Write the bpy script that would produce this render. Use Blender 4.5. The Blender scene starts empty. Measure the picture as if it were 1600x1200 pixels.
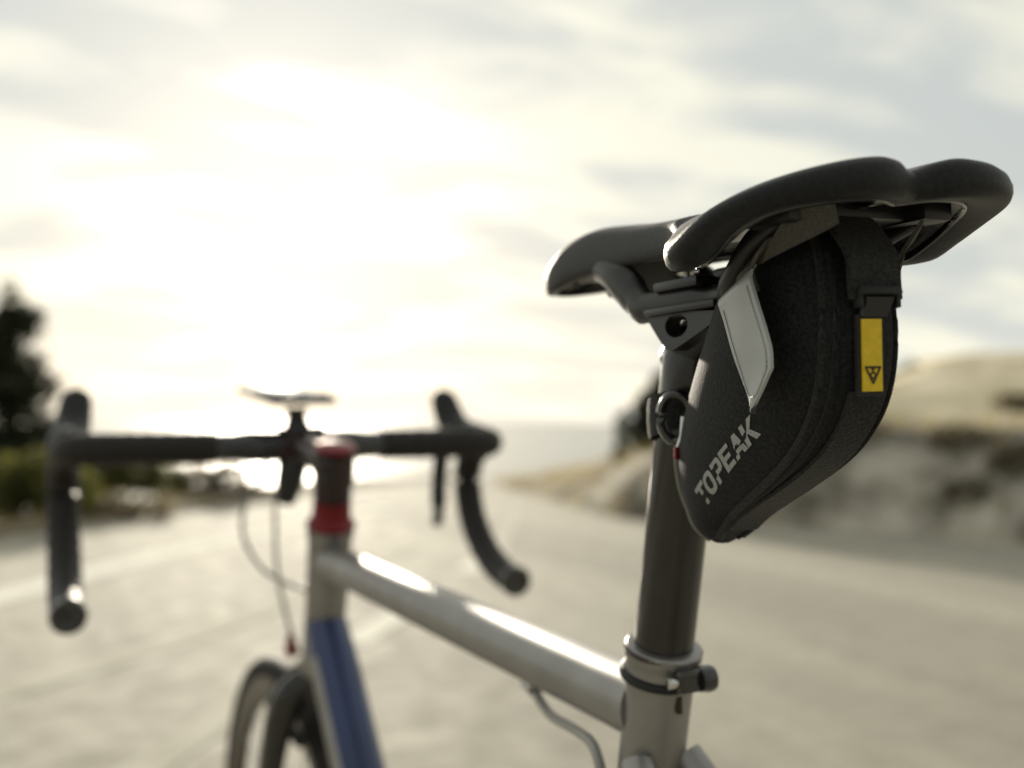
import bpy, bmesh, math, random
from mathutils import Vector, Matrix, noise
from mathutils.bvhtree import BVHTree
random.seed(7)
rad = math.radians
scene = bpy.context.scene
COL = scene.collection

# ---------------------------------------------------------------- camera
YAW, PITCH, ROLL = rad(24.8), math.atan(57 / 1705), rad(0.5)
CAM = Vector((-.2955, -.3931, .93))
fw = Vector((math.sin(YAW) * math.cos(PITCH), math.cos(YAW) * math.cos(PITCH), math.sin(PITCH)))
rt = Vector((math.cos(YAW), -math.sin(YAW), 0)); up = rt.cross(fw)
rt2 = rt * math.cos(ROLL) + up * math.sin(ROLL); up2 = up * math.cos(ROLL) - rt * math.sin(ROLL)
cd = bpy.data.cameras.new('camera'); cam = bpy.data.objects.new('camera', cd); COL.objects.link(cam)
cam.matrix_world = Matrix(((rt2.x, up2.x, -fw.x, CAM.x), (rt2.y, up2.y, -fw.y, CAM.y), (rt2.z, up2.z, -fw.z, CAM.z), (0, 0, 0, 1)))
cd.sensor_width = 36; cd.lens = 36 * 1705 / 1600; cd.clip_start = .02; cd.clip_end = 90000
cd.dof.use_dof = True; cd.dof.focus_distance = .375; cd.dof.aperture_fstop = 5.6; cd.dof.aperture_blades = 0
scene.camera = cam

# ---------------------------------------------------------------- sky, sun, exposure
SUN_AZ, SUN_EL = rad(12.6), rad(12.0)
SUN = Vector((math.sin(SUN_AZ) * math.cos(SUN_EL), math.cos(SUN_AZ) * math.cos(SUN_EL), math.sin(SUN_EL)))
world = bpy.data.worlds.new('World'); scene.world = world; world.use_nodes = True
nt = world.node_tree; nt.nodes.clear()
def N(t, **kw):
    n = nt.nodes.new(t)
    for k, v in kw.items(): setattr(n, k, v)
    return n
def LK(a, b): nt.links.new(a, b)
def MATH(op, a, b=None, c=None):
    n = N('ShaderNodeMath', operation=op)
    for i, v in enumerate((a, b, c)):
        if v is None: continue
        if isinstance(v, (int, float)): n.inputs[i].default_value = v
        else: LK(v, n.inputs[i])
    return n.outputs[0]
wout = N('ShaderNodeOutputWorld'); tc = N('ShaderNodeTexCoord')
sky = N('ShaderNodeTexSky', sky_type='NISHITA'); sky.sun_disc = False
sky.sun_elevation = SUN_EL; sky.sun_rotation = SUN_AZ; sky.air_density = 1.0; sky.dust_density = 2.0
bg1 = N('ShaderNodeBackground'); bg1.inputs[1].default_value = .08; LK(sky.outputs[0], bg1.inputs[0])
sep = N('ShaderNodeSeparateXYZ'); LK(tc.outputs['Generated'], sep.inputs[0])
zc = MATH('MAXIMUM', sep.outputs[2], 0.0)
den = MATH('ADD', zc, .16)
comb = N('ShaderNodeCombineXYZ'); LK(MATH('DIVIDE', sep.outputs[0], den), comb.inputs[0]); LK(MATH('DIVIDE', sep.outputs[1], den), comb.inputs[1])
mp = N('ShaderNodeMapping'); LK(comb.outputs[0], mp.inputs[0])
mp.inputs['Rotation'].default_value = (0, 0, rad(18)); mp.inputs['Scale'].default_value = (.8, 1.5, 1); mp.inputs['Location'].default_value = (3.854, 7.580, -1.051)
nz = N('ShaderNodeTexNoise'); nz.inputs['Scale'].default_value = 2.1; nz.inputs['Detail'].default_value = 5; nz.inputs['Roughness'].default_value = .5; nz.inputs['Distortion'].default_value = .35
LK(mp.outputs[0], nz.inputs['Vector'])
cl = N('ShaderNodeMapRange'); LK(nz.outputs[0], cl.inputs[0]); cl.inputs[1].default_value = .44; cl.inputs[2].default_value = .61
# angle to the sun: bright thin cloud round it
dp = N('ShaderNodeVectorMath', operation='DOT_PRODUCT'); LK(tc.outputs['Generated'], dp.inputs[0]); dp.inputs[1].default_value = SUN
dps = MATH('MAXIMUM', dp.outputs['Value'], 0.0)
glow = MATH('ADD', MATH('MULTIPLY', MATH('POWER', dps, 14.0), .02), MATH('MULTIPLY', MATH('POWER', dps, 85.0), .24))
glow = MATH('MULTIPLY', glow, MATH('MULTIPLY_ADD', cl.outputs[0], .9, .35))
hor = MATH('MULTIPLY', MATH('POWER', MATH('SUBTRACT', 1.0, zc), 14.0), .11)
glow = MATH('ADD', glow, hor)
cr = N('ShaderNodeMix', data_type='RGBA'); LK(cl.outputs[0], cr.inputs[0])
cr.inputs[6].default_value = (.28, .296, .288, 1); cr.inputs[7].default_value = (.415, .409, .346, 1)
gl = N('ShaderNodeMix', data_type='RGBA', blend_type='ADD'); gl.inputs[0].default_value = 1
LK(cr.outputs[2], gl.inputs[6])
gc = N('ShaderNodeVectorMath', operation='SCALE'); gc.inputs[0].default_value = (1, .965, .86); LK(glow, gc.inputs[3])
LK(gc.outputs[0], gl.inputs[7])
fall = MATH('MULTIPLY_ADD', MATH('MULTIPLY_ADD', dp.outputs['Value'], .5, .5), .5, .52)
gf = N('ShaderNodeVectorMath', operation='SCALE'); LK(gl.outputs[2], gf.inputs[0]); LK(fall, gf.inputs[3])
bg2 = N('ShaderNodeBackground'); bg2.inputs[1].default_value = 1.0; LK(gf.outputs[0], bg2.inputs[0])
mixs = N('ShaderNodeMixShader'); mixs.inputs[0].default_value = .955
LK(bg1.outputs[0], mixs.inputs[1]); LK(bg2.outputs[0], mixs.inputs[2]); LK(mixs.outputs[0], wout.inputs[0])
sl = bpy.data.lights.new('sun', 'SUN'); sun = bpy.data.objects.new('sun', sl); COL.objects.link(sun)
sl.energy = 3.0; sl.angle = rad(3); sl.color = (1, .9, .74)
sun.rotation_euler = (-SUN).to_track_quat('-Z', 'Y').to_euler()
vs = scene.view_settings; scene.display_settings.display_device = 'sRGB'
vs.view_transform = 'Standard'; vs.look = 'None'; vs.exposure = 1.1; vs.gamma = 1; vs.use_curve_mapping = False
scene.cycles.use_denoising = True
try: scene.cycles.denoiser = 'OPENIMAGEDENOISE'
except Exception: pass
scene.cycles.max_bounces = 8; scene.cycles.sample_clamp_indirect = 4; scene.cycles.sample_clamp_direct = 5; scene.cycles.caustics_reflective = False; scene.cycles.caustics_refractive = False

# ---------------------------------------------------------------- helpers: materials
def mat(name, col, rough=.5, metal=0., spec=.5, coat=0., col2=None, nscale=50., nlo=.35, nhi=.65, bump=0., bscale=None, detail=3., sheen=0., bdist=.002, stretch=None, rvar=0.):
    m = bpy.data.materials.new(name); m.use_nodes = True; t = m.node_tree; b = t.nodes['Principled BSDF']
    b.inputs['Base Color'].default_value = (*col, 1); b.inputs['Roughness'].default_value = rough; b.inputs['Metallic'].default_value = metal
    b.inputs['Specular IOR Level'].default_value = spec; b.inputs['Coat Weight'].default_value = coat; b.inputs['Coat Roughness'].default_value = .08
    b.inputs['Sheen Weight'].default_value = sheen; b.inputs['Sheen Roughness'].default_value = .45
    c = t.nodes.new('ShaderNodeTexCoord'); vec = c.outputs['Object']
    if stretch:
        q = t.nodes.new('ShaderNodeMapping'); q.inputs['Scale'].default_value = stretch[0]; q.inputs['Rotation'].default_value = (0, 0, stretch[1]); t.links.new(vec, q.inputs[0]); vec = q.outputs[0]
    if col2:
        n = t.nodes.new('ShaderNodeTexNoise'); n.inputs['Scale'].default_value = nscale; n.inputs['Detail'].default_value = detail; t.links.new(vec, n.inputs['Vector'])
        r = t.nodes.new('ShaderNodeMapRange'); r.inputs[1].default_value = nlo; r.inputs[2].default_value = nhi; t.links.new(n.outputs[0], r.inputs[0])
        x = t.nodes.new('ShaderNodeMix'); x.data_type = 'RGBA'; x.inputs[6].default_value = (*col, 1); x.inputs[7].default_value = (*col2, 1)
        t.links.new(r.outputs[0], x.inputs[0]); t.links.new(x.outputs[2], b.inputs['Base Color'])
        if rvar:
            a = t.nodes.new('ShaderNodeMath'); a.operation = 'MULTIPLY_ADD'; a.inputs[1].default_value = rvar; a.inputs[2].default_value = rough
            t.links.new(r.outputs[0], a.inputs[0]); t.links.new(a.outputs[0], b.inputs['Roughness'])
    if bump:
        n2 = t.nodes.new('ShaderNodeTexNoise'); n2.inputs['Scale'].default_value = bscale or nscale; n2.inputs['Detail'].default_value = 3; t.links.new(vec, n2.inputs['Vector'])
        bp = t.nodes.new('ShaderNodeBump'); bp.inputs['Strength'].default_value = bump; bp.inputs['Distance'].default_value = bdist
        t.links.new(n2.outputs[0], bp.inputs['Height']); t.links.new(bp.outputs[0], b.inputs['Normal'])
    return m
M = {}
M['bag'] = mat('black_nylon', (.0045, .005, .0058), .75, spec=.2, col2=(.020, .0205, .0215), nscale=800, nlo=.36, nhi=.66, bump=.28, bscale=800, bdist=.0005, sheen=.10)
M['webbing'] = mat('black_webbing', (.006, .006, .006), .75, spec=.3, col2=(.028, .028, .027), nscale=900, nlo=.36, nhi=.64, bump=.7, bscale=800, bdist=.0006, sheen=.12)
M['hook'] = mat('hook_tape', (.045, .042, .035), .6, spec=.4, col2=(.095, .09, .075), nscale=1500, bump=.5, bscale=1500, bdist=.0004)
M['piping'] = mat('grey_piping', (.20, .19, .17), .5, bump=.3, bscale=1200, bdist=.0003)
M['flap'] = mat('grey_reflective_vinyl', (.47, .485, .485), .34, spec=.5, col2=(.41, .425, .425), nscale=60, bump=.12, bscale=55, bdist=.001)
M['print'] = mat('grey_print', (.42, .42, .42), .55, col2=(.30, .30, .30), nscale=1300)
M['yellow'] = mat('yellow_rubber', (.80, .56, .022), .42, spec=.4, col2=(.72, .50, .018), nscale=350, bump=.08, bscale=900, bdist=.0002)
M['ink'] = mat('black_ink', (.02, .016, .004), .5)
M['plastic'] = mat('black_plastic', (.016, .016, .017), .36, spec=.5, bump=.06, bscale=600, bdist=.0003)
M['leather'] = mat('black_saddle_cover', (.005, .006, .0072), .48, spec=.28, col2=(.012, .013, .0145), nscale=520, bump=.4, bscale=900, bdist=.0004, sheen=.05)
M['shell'] = mat('glossy_shell', (.004, .004, .004), .18, spec=.45, coat=.3, bump=.10, bscale=38, bdist=.004)
M['carbon'] = mat('dark_carbon', (.010, .0085, .0075), .22, spec=.45, coat=.5, col2=(.018, .014, .012), nscale=90, bump=.03, bscale=300, bdist=.0004)
M['stem'] = mat('anodised_black', (.036, .020, .019), .36, metal=.3, spec=.4, coat=.3)
M['rail'] = mat('matte_rail', (.009, .0085, .008), .45, spec=.45, bump=.04, bscale=300, bdist=.0004)
M['alloy'] = mat('dark_alloy', (.06, .06, .063), .40, metal=.85, bump=.03, bscale=500, bdist=.0003)
M['frame'] = mat('brushed_silver', (.345, .335, .325), .42, metal=.8, spec=.5, col2=(.30, .29, .28), nscale=35, bump=.02, bscale=400, bdist=.0003)
M['navy'] = mat('navy_paint', (.010, .030, .12), .22, metal=.4, spec=.5, coat=.8, col2=(.008, .020, .075), nscale=20)
M['red'] = mat('red_anodised', (.17, .003, .008), .32, metal=.55, coat=.3)
M['steel'] = mat('bright_steel', (.62, .61, .6), .22, metal=1)
M['tape'] = mat('bar_tape', (.014, .011, .010), .55, spec=.35, col2=(.022, .018, .016), nscale=160, bump=.35, bscale=160, bdist=.001)
M['rubber'] = mat('black_rubber', (.014, .014, .014), .55, spec=.4, bump=.1, bscale=300, bdist=.0005)
M['gloss_black'] = mat('gloss_black', (.010, .010, .011), .14, spec=.6, coat=.7)
M['cable'] = mat('cable_housing', (.30, .29, .265), .35, spec=.6, coat=.3)
M['screen'] = mat('screen_glass', (.03, .03, .03), .06, spec=1.0, coat=1.)
M['rim'] = mat('rim_alloy', (.12, .105, .09), .35, metal=.9)
M['tyre'] = mat('tyre_rubber', (.014, .013, .012), .75, spec=.25, col2=(.03, .027, .023), nscale=30)
M['road'] = mat('pale_asphalt', (.300, .283, .232), .92, spec=.2, col2=(.362, .343, .286), nscale=7, nlo=.32, nhi=.68, detail=10, bump=.5, bscale=130, bdist=.004, rvar=-.14)
def road_bands(m):  # stretched bands put low-sun sheen streaks into the colour; Voronoi adds grain
    t = m.node_tree; b = t.nodes['Principled BSDF']; src = b.inputs['Base Color'].links[0].from_socket
    c = t.nodes.new('ShaderNodeTexCoord'); q = t.nodes.new('ShaderNodeMapping'); q.inputs['Rotation'].default_value = (0, 0, rad(45)); q.inputs['Scale'].default_value = (1.3, .10, 1)
    n = t.nodes.new('ShaderNodeTexNoise'); n.inputs['Scale'].default_value = 1.0; n.inputs['Detail'].default_value = 6; n.inputs['Distortion'].default_value = .6
    r = t.nodes.new('ShaderNodeMapRange'); r.inputs[1].default_value = .36; r.inputs[2].default_value = .64
    x = t.nodes.new('ShaderNodeMix'); x.data_type = 'RGBA'; x.blend_type = 'MULTIPLY'; x.inputs[0].default_value = 1
    y = t.nodes.new('ShaderNodeMix'); y.data_type = 'RGBA'; y.inputs[6].default_value = (.84, .835, .83, 1); y.inputs[7].default_value = (1.16, 1.155, 1.14, 1)
    v = t.nodes.new('ShaderNodeTexVoronoi'); v.inputs['Scale'].default_value = 95; z = t.nodes.new('ShaderNodeMapRange'); z.inputs[1].default_value = 0; z.inputs[2].default_value = .6; z.inputs[3].default_value = .72; z.inputs[4].default_value = 1.12
    w = t.nodes.new('ShaderNodeMix'); w.data_type = 'RGBA'; w.blend_type = 'MULTIPLY'; w.inputs[0].default_value = 1
    L = t.links.new
    L(c.outputs['Object'], q.inputs[0]); L(q.outputs[0], n.inputs['Vector']); L(n.outputs[0], r.inputs[0]); L(r.outputs[0], y.inputs[0]); L(src, x.inputs[6]); L(y.outputs[2], x.inputs[7])
    L(c.outputs['Object'], v.inputs['Vector']); L(v.outputs['Distance'], z.inputs[0]); L(x.outputs[2], w.inputs[6]); L(z.outputs[0], w.inputs[7]); L(w.outputs[2], b.inputs['Base Color'])
road_bands(M['road'])
M['paint'] = mat('worn_road_paint', (.84, .82, .73), .95, spec=.15, col2=(.66, .63, .53), nscale=6, nlo=.40, nhi=.7, detail=8, bump=.5, bscale=130, bdist=.004)
M['verge'] = mat('dusty_verge', (.16, .135, .09), .9, spec=.2, col2=(.26, .225, .16), nscale=1.6, detail=8, bump=.6, bscale=14, bdist=.05)
M['hill'] = mat('dry_grass_hill', (.42, .36, .235), .95, spec=.1, col2=(.74, .67, .50), nscale=1.3, detail=9, bump=.6, bscale=9, bdist=.08)
M['bank'] = mat('rocky_bank', (.15, .135, .11), .95, spec=.2, col2=(.54, .505, .43), nscale=1.7, nlo=.40, nhi=.62, detail=9, bump=.9, bscale=5, bdist=.15)
M['rock'] = mat('grey_rock', (.28, .265, .235), .9, spec=.2, col2=(.48, .45, .40), nscale=4, detail=8, bump=.6, bscale=9, bdist=.05)
M['straw'] = mat('straw_grass', (.34, .26, .11), .8, spec=.2, col2=(.46, .37, .19), nscale=3)
M['leaf'] = mat('dark_leaves', (.016, .022, .010), .5, spec=.45, col2=(.040, .050, .020), nscale=3)
M['leaf_green'] = mat('olive_leaves', (.085, .092, .030), .5, spec=.4, col2=(.15, .155, .055), nscale=3)
M['leaf_dry'] = mat('dry_brush', (.11, .095, .07), .8, spec=.2, col2=(.20, .175, .13), nscale=3)
def thin_leaf(m, col, f=.45):
    t = m.node_tree; b = t.nodes['Principled BSDF']; o = t.nodes['Material Output']; x = t.nodes.new('ShaderNodeMixShader'); x.inputs[0].default_value = f
    q = t.nodes.new('ShaderNodeBsdfTranslucent'); q.inputs[0].default_value = (*col, 1)
    t.links.new(b.outputs[0], x.inputs[1]); t.links.new(q.outputs[0], x.inputs[2]); t.links.new(x.outputs[0], o.inputs[0])
thin_leaf(M['leaf'], (.04, .05, .015), .3); thin_leaf(M['leaf_green'], (.22, .22, .05)); thin_leaf(M['leaf_dry'], (.22, .18, .10), .35); thin_leaf(M['straw'], (.5, .40, .18), .4)
M['faded_or_sheen'] = mat('faded_paint_or_sheen', (.56, .535, .45), .95, spec=.15, col2=(.43, .405, .33), nscale=5, nlo=.40, nhi=.7, detail=8, bump=.5, bscale=130, bdist=.004)  # shared by sheen streaks painted on the road and one faded line
M['bark'] = mat('bark', (.05, .04, .03), .9, spec=.2, col2=(.09, .075, .06), nscale=14, bump=.6, bscale=20, bdist=.02)

# ---------------------------------------------------------------- helpers: mesh
class MB:
    def __init__(s): s.v = []; s.f = []
    def add(s, v, f):
        o = len(s.v); s.v += [Vector(p) for p in v]; s.f += [tuple(i + o for i in q) for q in f]; return s
    def loft(s, rings, caps=(True, True), closed=True, loop=False):
        n = len(rings[0]); v = [p for r in rings for p in r]; f = []
        R = len(rings)
        for i in range(R if loop else R - 1):
            a, b = i * n, ((i + 1) % R) * n
            for j in range(n if closed else n - 1):
                k = (j + 1) % n
                f.append((a + j, a + k, b + k, b + j))
        if not loop and closed:
            if caps[0]: f.append(tuple(reversed(range(n))))
            if caps[1]: f.append(tuple(range((R - 1) * n, R * n)))
        return s.add(v, f)
    def tube(s, path, r, n=16, caps=(True, True), up=Vector((0, 0, 1)), flat=None, loop=False):
        P = [Vector(p) for p in path]; rings = []
        for i, p in enumerate(P):
            if loop: t = P[(i + 1) % len(P)] - P[i - 1]
            else: t = P[min(i + 1, len(P) - 1)] - P[max(i - 1, 0)]
            t.normalize(); a = t.cross(up)
            if a.length < .05: a = t.cross(Vector((1, 0, 0)))
            a.normalize(); b = a.cross(t).normalized()
            q = r[i] if isinstance(r, list) else r
            ra, rb = q if isinstance(q, tuple) else (q, q)
            rings.append([p + a * (ra * math.cos(2 * math.pi * k / n)) + b * (rb * math.sin(2 * math.pi * k / n)) for k in range(n)])
        return s.loft(rings, caps, loop=loop)
    def lathe(s, o, axis, prof, n=24):
        o = Vector(o); ax = Vector(axis).normalized(); a = ax.orthogonal().normalized(); b = ax.cross(a)
        return s.loft([[o + ax * h + (a * math.cos(2 * math.pi * k / n) + b * math.sin(2 * math.pi * k / n)) * max(r, 1e-5) for k in range(n)] for h, r in prof])
    def band(s, centers, sides, normals, w, th):
        # flat strap: at each centre a rectangle of width w and thickness th
        rings = []
        for c, a, nn in zip(centers, sides, normals):
            c = Vector(c); a = Vector(a).normalized(); nn = Vector(nn).normalized()
            ww = w[len(rings)] if isinstance(w, (list, tuple)) else w
            e = th * .35
            rings.append([c + a * (-ww / 2) + nn * e, c + a * (-ww / 2 + e) + nn * th, c + a * (ww / 2 - e) + nn * th, c + a * (ww / 2) + nn * e, c + a * (ww / 2) , c - a * (ww / 2)])
        return s.loft(rings)
    def box(s, c, size, rot=None, bev=0.):
        bm = bmesh.new(); bmesh.ops.create_cube(bm, size=1)
        for v in bm.verts: v.co = Vector((v.co.x * size[0], v.co.y * size[1], v.co.z * size[2]))
        if bev: bmesh.ops.bevel(bm, geom=bm.edges[:], offset=bev, segments=2, profile=.6, affect='EDGES')
        m = rot or Matrix.Identity(3)
        bm.verts.index_update()
        s.add([m @ v.co + Vector(c) for v in bm.verts], [tuple(v.index for v in f.verts) for f in bm.faces]); bm.free(); return s
    def prism(s, outline, a, b, holes=False):
        # outline: list of Vector; extruded from offset a to offset b (vectors)
        n = len(outline); return s.loft([[p + a for p in outline], [p + b for p in outline]])
    def build(s, name, material, parent=None, sharp=38, sub=0):
        me = bpy.data.meshes.new(name); me.from_pydata([tuple(v) for v in s.v], [], s.f)
        bm = bmesh.new(); bm.from_mesh(me); bmesh.ops.recalc_face_normals(bm, faces=bm.faces[:]); bm.to_mesh(me); bm.free()
        me.materials.append(material); me.shade_smooth()
        if sharp: me.set_sharp_from_angle(angle=rad(sharp))
        o = bpy.data.objects.new(name, me); COL.objects.link(o)
        if parent: o.parent = parent
        if sub: m = o.modifiers.new('sub', 'SUBSURF'); m.levels = sub; m.render_levels = sub
        return o
def tag(o, label=None, cat=None, group=None, kind=None):
    if label: o['label'] = label
    if cat: o['category'] = cat
    if group: o['group'] = group
    if kind: o['kind'] = kind
    return o
def empty(name, loc=(0, 0, 0), rot=(0, 0, 0)):
    o = bpy.data.objects.new(name, None); o.location = loc; o.rotation_euler = rot; o.empty_display_size = .1; COL.objects.link(o); return o
def spline(pts, k=6, closed=False):
    P = [Vector(p) if len(p) == 3 else Vector((*p, 0)) for p in pts]; out = []; n = len(P)
    for i in range(n if closed else n - 1):
        if closed: a, b, c, d = P[i - 1], P[i], P[(i + 1) % n], P[(i + 2) % n]
        else: a, b, c, d = P[max(i - 1, 0)], P[i], P[i + 1], P[min(i + 2, n - 1)]
        for j in range(k):
            t = j / k
            out.append(.5 * ((2 * b) + (c - a) * t + (2 * a - 5 * b + 4 * c - d) * t * t + (3 * b - a - 3 * c + d) * t ** 3))
    if not closed: out.append(P[-1])
    return out
def interp(x, tab):
    if x <= tab[0][0]: return tab[0][1]
    for (a, u), (b, v) in zip(tab, tab[1:]):
        if x <= b: return u + (v - u) * (x - a) / (b - a)
    return tab[-1][1]
def sinterp(x, tab):       # smooth interpolation (monotone-ish cubic)
    n = len(tab)
    if x <= tab[0][0]: return tab[0][1]
    if x >= tab[-1][0]: return tab[-1][1]
    def sl(i):
        if i == 0: return (tab[1][1] - tab[0][1]) / (tab[1][0] - tab[0][0])
        if i == n - 1: return (tab[-1][1] - tab[-2][1]) / (tab[-1][0] - tab[-2][0])
        return (tab[i + 1][1] - tab[i - 1][1]) / (tab[i + 1][0] - tab[i - 1][0])
    for i in range(n - 1):
        (a, u), (b, v) = tab[i], tab[i + 1]
        if x <= b:
            h = b - a; t = (x - a) / h
            return u * (2 * t ** 3 - 3 * t * t + 1) + h * sl(i) * (t ** 3 - 2 * t * t + t) + v * (-2 * t ** 3 + 3 * t * t) + h * sl(i + 1) * (t ** 3 - t * t)

# ================================================================ SETTING
RD = Vector((math.sin(YAW), math.cos(YAW), 0)); RL = Vector((math.cos(YAW), -math.sin(YAW), 0))
def G(l, d, z=0.): return Vector((CAM.x, CAM.y, 0)) + RL * l + RD * d + Vector((0, 0, z))     # a site grid along the road

def resample(pts, n):
    seg = [0]
    for a, b in zip(pts, pts[1:]): seg.append(seg[-1] + math.dist(a[:2], b[:2]))
    out = []
    for i in range(n):
        s = seg[-1] * i / (n - 1)
        for k in range(len(pts) - 1):
            if s <= seg[k + 1] + 1e-9:
                t = (s - seg[k]) / (seg[k + 1] - seg[k]); out.append(tuple(u + (v - u) * t for u, v in zip(pts[k], pts[k + 1]))); break
    return out
FOOT = [(9, -25, 1), (8, -4, 1), (7, 3, 1), (5.4, 6.5, 1), (4.1, 8.35, 1), (3.2, 9.2, 1), (2.4, 9.75, 1.0), (1.7, 10.1, .98), (1.02, 10.5, .9), (.62, 12, .78), (.2, 14, .36), (-.5, 17.4, .04)]
LEFT = [(-5.4, -25), (-5, -4), (-4.7, 3), (-4.3, 6), (-3.85, 8.2), (-3.62, 9.1), (-3.06, 11.1), (-2.5, 13.4), (-1.75, 15.6), (-.5, 17.4)]
# road surface
NR = 90; A = resample(LEFT, NR); B = resample(FOOT, NR); NC = 26; mb = MB(); rows = []
for a, b in zip(A, B):
    rows.append([G(a[0] + (b[0] + .25 - a[0]) * j / NC, a[1] + (b[1] - a[1]) * j / NC, 0.) for j in range(NC + 1)])
mb.loft(rows, closed=False)
road = tag(mb.build('road', M['road'], sharp=0), 'pale dusty asphalt road running towards the sea', kind='structure')
def stripe(pts, w, m_='paint'):
    m = MB(); L = resample(pts, 40); rr = []
    for i, (l, d) in enumerate(L):
        t = Vector((L[min(i + 1, 39)][0] - L[max(i - 1, 0)][0], L[min(i + 1, 39)][1] - L[max(i - 1, 0)][1])).normalized()
        rr.append([G(l - t.y * w / 2, d + t.x * w / 2, .003), G(l + t.y * w / 2, d - t.x * w / 2, .003)])
    m.loft(rr, closed=False); return m.build('marking_or_sheen', M[m_], road, sharp=0)
stripe([(-4.0, -12), (-3.4, 0), (-2.95, 3.5), (-2.64, 5.6), (-2.5, 6.6), (-2.24, 8.1), (-1.77, 9.6), (-1.3, 11.5)], .26)
for q in ([(-.66, 4.55), (-.50, 5.45)], [(-.27, 6.7), (-.10, 8.0)]): stripe(q, .15)
stripe([(-1.95, 2.9), (-1.72, 3.66), (-1.36, 4.62), (-1.12, 5.6), (-.75, 8)], .16, 'faded_or_sheen'); stripe([(-1.0, 2.6), (-.9, 3.4), (-.74, 4.3)], .13, 'faded_or_sheen'); stripe([(-.1, 8.0), (.1, 12)], .13, 'faded_or_sheen')  # leading streaks paint in low-sun sheen; only the last is a faded line

def strip_terrain(name, edge, prof, side, m, jit, label, sharp=0, n=110, uvz=None):
    E = resample(edge, n); rr = []
    nor = []
    for i in range(n):
        a, b = E[max(i - 3, 0)], E[min(i + 3, n - 1)]; t = Vector((b[0] - a[0], b[1] - a[1])).normalized(); nor.append(Vector((t.y, -t.x)) * side)
    for i in range(n):
        row = []; s = E[i][2] if len(E[i]) > 2 else 1
        for t, z in prof:
            l, d = E[i][0] + nor[i].x * t, E[i][1] + nor[i].y * t
            j = jit * min(1, t / .6)
            h = noise.fractal(Vector((l * .9, d * .9, 1.7)), 1., 2., 5) * j + noise.noise(Vector((l * 3.3, d * 3.3, 4))) * j * .4
            row.append(G(l, d, z * s + h * (.3 + .7 * s)))
        rr.append(row)
    return tag(MB().loft(rr, closed=False).build(name, m, sharp=sharp), label, kind='structure')
pb = [(0, -.05), (.1, .06), (.25, .25), (.45, .46), (.7, .68), (.95, .83), (1.2, .93), (1.5, .98)]
strip_terrain('rocky_bank', list(reversed(FOOT)), pb, -1, M['bank'], .16, 'grey rocky embankment at the right edge of the road')
ph = [(1.35, .90), (1.6, 1.0), (2.2, 1.08), (3, 1.2), (4, 1.36), (5.5, 1.6), (7.5, 1.9), (10, 2.12), (14, 2.1), (20, 1.5), (30, -2), (60, -40), (90, -75)]
strip_terrain('hill', list(reversed(FOOT)), ph, -1, M['hill'], .12, 'beige dry grass slope rising above the rocky bank')
pv = [(0, .004), (.25, .05), (.6, .06), (1.1, .02), (1.6, -.25), (2.6, -1.2), (5, -4.2), (12, -13), (40, -42), (90, -85)]
strip_terrain('verge', LEFT, pv, -1, M['verge'], .07, 'dusty verge falling away left of the road')
# the sea, far below
R_ = 60000; sea = MB()
rings = [[Vector((r * math.cos(a), r * math.sin(a), -62)) for a in [2 * math.pi * k / 96 for k in range(96)]] for r in (5, 200, 1000, 5000, 20000, R_)]
sea.loft(rings, caps=(True, False))
ms = bpy.data.materials.new('sea_water'); ms.use_nodes = True; t = ms.node_tree; b = t.nodes['Principled BSDF']
b.inputs['Base Color'].default_value = (.27, .275, .245, 1); b.inputs['Roughness'].default_value = .26; b.inputs['IOR'].default_value = 1.6  # pale base colour stands in for bright haze over the water
c = t.nodes.new('ShaderNodeTexCoord'); q = t.nodes.new('ShaderNodeTexNoise'); q.inputs['Scale'].default_value = .09; q.inputs['Detail'].default_value = 6; q.inputs['Roughness'].default_value = .6
t.links.new(c.outputs['Object'], q.inputs['Vector']); bb = t.nodes.new('ShaderNodeBump'); bb.inputs['Strength'].default_value = .12; bb.inputs['Distance'].default_value = .5
t.links.new(q.outputs[0], bb.inputs['Height']); t.links.new(bb.outputs[0], b.inputs['Normal'])
tag(sea.build('sea', ms, sharp=0), 'bright sea glittering under the low sun', kind='structure')

# --- vegetation
def leaves(mb, centre, radii, n, size, hollow=.55, squash=None):
    c = Vector(centre)
    for _ in range(n):
        while True:
            p = Vector((random.uniform(-1, 1), random.uniform(-1, 1), random.uniform(-1, 1)))
            if p.length <= 1 and p.length > hollow * random.random(): break
        q = c + Vector((p.x * radii[0], p.y * radii[1], p.z * radii[2]))
        a = Vector((random.gauss(0, 1), random.gauss(0, 1), random.gauss(0, 1))).normalized(); b = a.orthogonal().normalized(); s = size * random.uniform(.6, 1.35)
        d = a.cross(b)
        mb.add([q - b * s, q + d * s * .42 + a * s * .12, q + b * s, q - d * s * .42 + a * s * .12], [(0, 1, 2, 3)])
def crown(blobs, dens, size):
    dens *= 2.4; size *= 1.6
    m = MB()
    for (x, y, z, rx, ry, rz) in blobs: leaves(m, (x, y, z), (rx, ry, rz), int(dens * rx * ry * rz), size)
    return m
def shrub(name, l, d, z, blobs, dens, size, m, label, cat='bush', group=None, stem='stem', stemr=.02):
    r = empty(name, G(l, d, z), (0, 0, -YAW)); tag(r, label, cat, group)
    o = crown(blobs, dens, size).build('foliage', m, r, sharp=0); o['kind'] = 'stuff'
    sm = MB()
    for i, (x, y, zz, rx, ry, rz) in enumerate(blobs):
        sm.tube([(x * .15, y * .15, -.08), (x * .5, y * .5, zz * .5), (x, y, zz + rz * .3)], [stemr * 1.3, stemr, stemr * .4], 7)
    sm.build(stem, M['bark'], r); return r
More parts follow.
